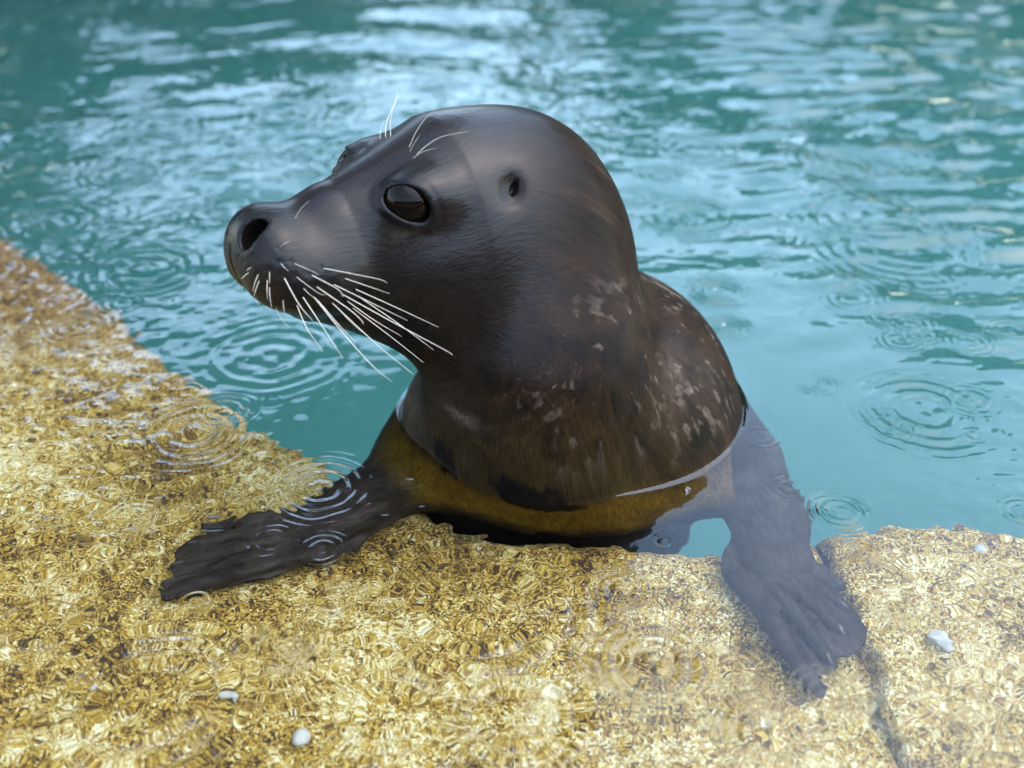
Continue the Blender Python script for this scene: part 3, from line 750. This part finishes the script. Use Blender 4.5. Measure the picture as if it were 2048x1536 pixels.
# ---- eyes
def uv_sphere(nu=40, nv=24):
    th = np.linspace(0, math.pi, nv); ph = np.linspace(0, 2*math.pi, nu, endpoint=False)
    V = np.stack([np.outer(np.sin(th), np.cos(ph)), np.outer(np.sin(th), np.sin(ph)), np.outer(np.cos(th), np.ones(nu))], -1).reshape(-1, 3)
    F = [(i*nu + j, (i + 1)*nu + j, (i + 1)*nu + (j + 1) % nu, i*nu + (j + 1) % nu) for i in range(nv - 1) for j in range(nu)]
    return V, np.array(F)
M = Mat('wet_dark_eye'); oc = M.n('TexCoord').outputs['Object']
g = M.n('TexGradient', gradient_type='SPHERICAL')
M.bsdf(M.mix(M.noise(oc, 140, 3), (0.0015, 0.0009, 0.0007), (0.005, 0.0025, 0.0015)), 0.04, **{'Specular IOR Level': 0.09})
MAT_EYE = M.m
SPV, SPF = uv_sphere()
for ft in EYES:
    c = ft[0] - ft[3]*0.0214
    e = mesh_np('eye', SPV*0.0188 + (c - np.array(seal.location)), SPF, MAT_EYE, seal)

# ---- whiskers
M = Mat('whisker'); M.bsdf((0.30, 0.262, 0.205), 0.35); MAT_WHISK = M.m
def catmull(P, n):
    P = np.array(P, float); Q = np.vstack([2*P[0] - P[1], P, 2*P[-1] - P[-2]])
    out = []
    for i in range(len(P) - 1):
        p0, p1, p2, p3 = Q[i:i + 4]
        for t in np.linspace(0, 1, n, endpoint=False):
            out.append(0.5*((2*p1) + (p2 - p0)*t + (2*p0 - 5*p1 + 4*p2 - p3)*t*t + (3*p1 - p0 - 3*p2 + p3)*t**3))
    out.append(P[-1]); return np.array(out)
def tube(name, P, r0, r1, mat, parent, nseg=6, sag=0):
    P = catmull(P, 6); n = len(P)
    T = np.gradient(P, axis=0); T /= np.linalg.norm(T, axis=1)[:, None]
    a = np.cross(T, [0.3, 0.2, 0.93]); a /= np.linalg.norm(a, axis=1)[:, None]; b = np.cross(T, a)
    r = np.linspace(r0, r1, n)[:, None, None]; ph = np.arange(nseg)*2*math.pi/nseg
    V = P[:, None, :] + r*(np.cos(ph)[None, :, None]*a[:, None, :] + np.sin(ph)[None, :, None]*b[:, None, :])
    F = [(i*nseg + j, i*nseg + (j + 1) % nseg, (i + 1)*nseg + (j + 1) % nseg, (i + 1)*nseg + j) for i in range(n - 1) for j in range(nseg)]
    return mesh_np(name, V.reshape(-1, 3) - np.array(parent.location), np.array(F), mat, parent)
for side in (1, -1):
    for w in WHISK:
        pts = [hw(np.array(p)/1000*np.array([1, side, 1])) for p in w]
        L = sum(np.linalg.norm(pts[i + 1] - pts[i]) for i in range(len(pts) - 1))
        if side == -1 and not (L > 0.035 or w[0][2] > 40): continue
        r = 0.00042 if L > 0.03 else 0.00029
        tube('whisker', pts, r if side == 1 else r*0.7, r*0.25, MAT_WHISK, seal)

# ---- claws
M = Mat('claw_horn'); M.bsdf((0.022, 0.018, 0.016), 0.35); MAT_CLAW = M.m
for side in DIGITS.values():
    for a, b in side:
        a, b = np.array(a), np.array(b); d = (b - a)/np.linalg.norm(b - a)
        tube('claw', [b - d*0.006 + (0, 0, .0035), b + d*0.001 + (0, 0, .0035), b + d*0.005 + (0, 0, .000)], 0.0022, 0.0007, MAT_CLAW, seal)

# ---------------------------------------------------------------- small things
def pebble(name, c, r, mat, label, cat, group, seed):
    V = SPV.copy(); k = 1 + 0.22*noise(V[:, 0]*1.7 + seed, V[:, 1]*1.7, V[:, 2]*1.7 + .37, seed=seed)
    o = mesh_np(name, V*k[:, None]*np.array(r), SPF, mat); o.location = c; o.rotation_euler = (0, 0, seed*1.3)
    return tag(o, label, cat, group)
M = Mat('white_pebble'); n = M.noise(M.pos(), 160, 4)
M.bsdf(M.mix(n, (0.20, 0.18, 0.14), (0.36, 0.34, 0.29)), 0.6); MAT_PEB = M.m
for i, (x, y, r) in enumerate([(-.137, .477, .0062), (.304, .560, .0085), (-.282, .517, .0035), (.368, .657, .0055), (-.189, .509, .0035)]):
    lab = ('round white pebble on the golden slab, facing the seal across open stone', 'largest white pebble, alone on the paler slab beyond the joint from the seal')[i] if i < 2 else 'tiny white stone chip half sunk in the submerged ledge'
    pebble('pebble', (x, y, LZ + 0.003), (r, r*0.85, r*0.55), MAT_PEB, lab, 'pebble', 'white pebbles on the ledge', i + 3)
M = Mat('rain_drop'); g = M.n('BsdfGlass'); g.inputs['IOR'].default_value = 1.333; M.l(g.outputs[0], M.out.inputs['Surface']); MAT_DROP = M.m
for i, (x, y, r) in enumerate([(0.1495, 0.4385, .0030), (0.210, 0.943, .0022), (0.136, 0.669, .0020), (-0.0235, 0.60, .0014), (0.201, 1.224, .0022), (0.214, 1.021, .0022)]):
    o = mesh_np('rain_drop', SPV*np.array([r, r, r]), SPF, MAT_DROP); o.location = (x, y, r*1.6)
    tag(o, 'tiny clear raindrop bead on the pool surface', 'raindrop', 'raindrops on the water')
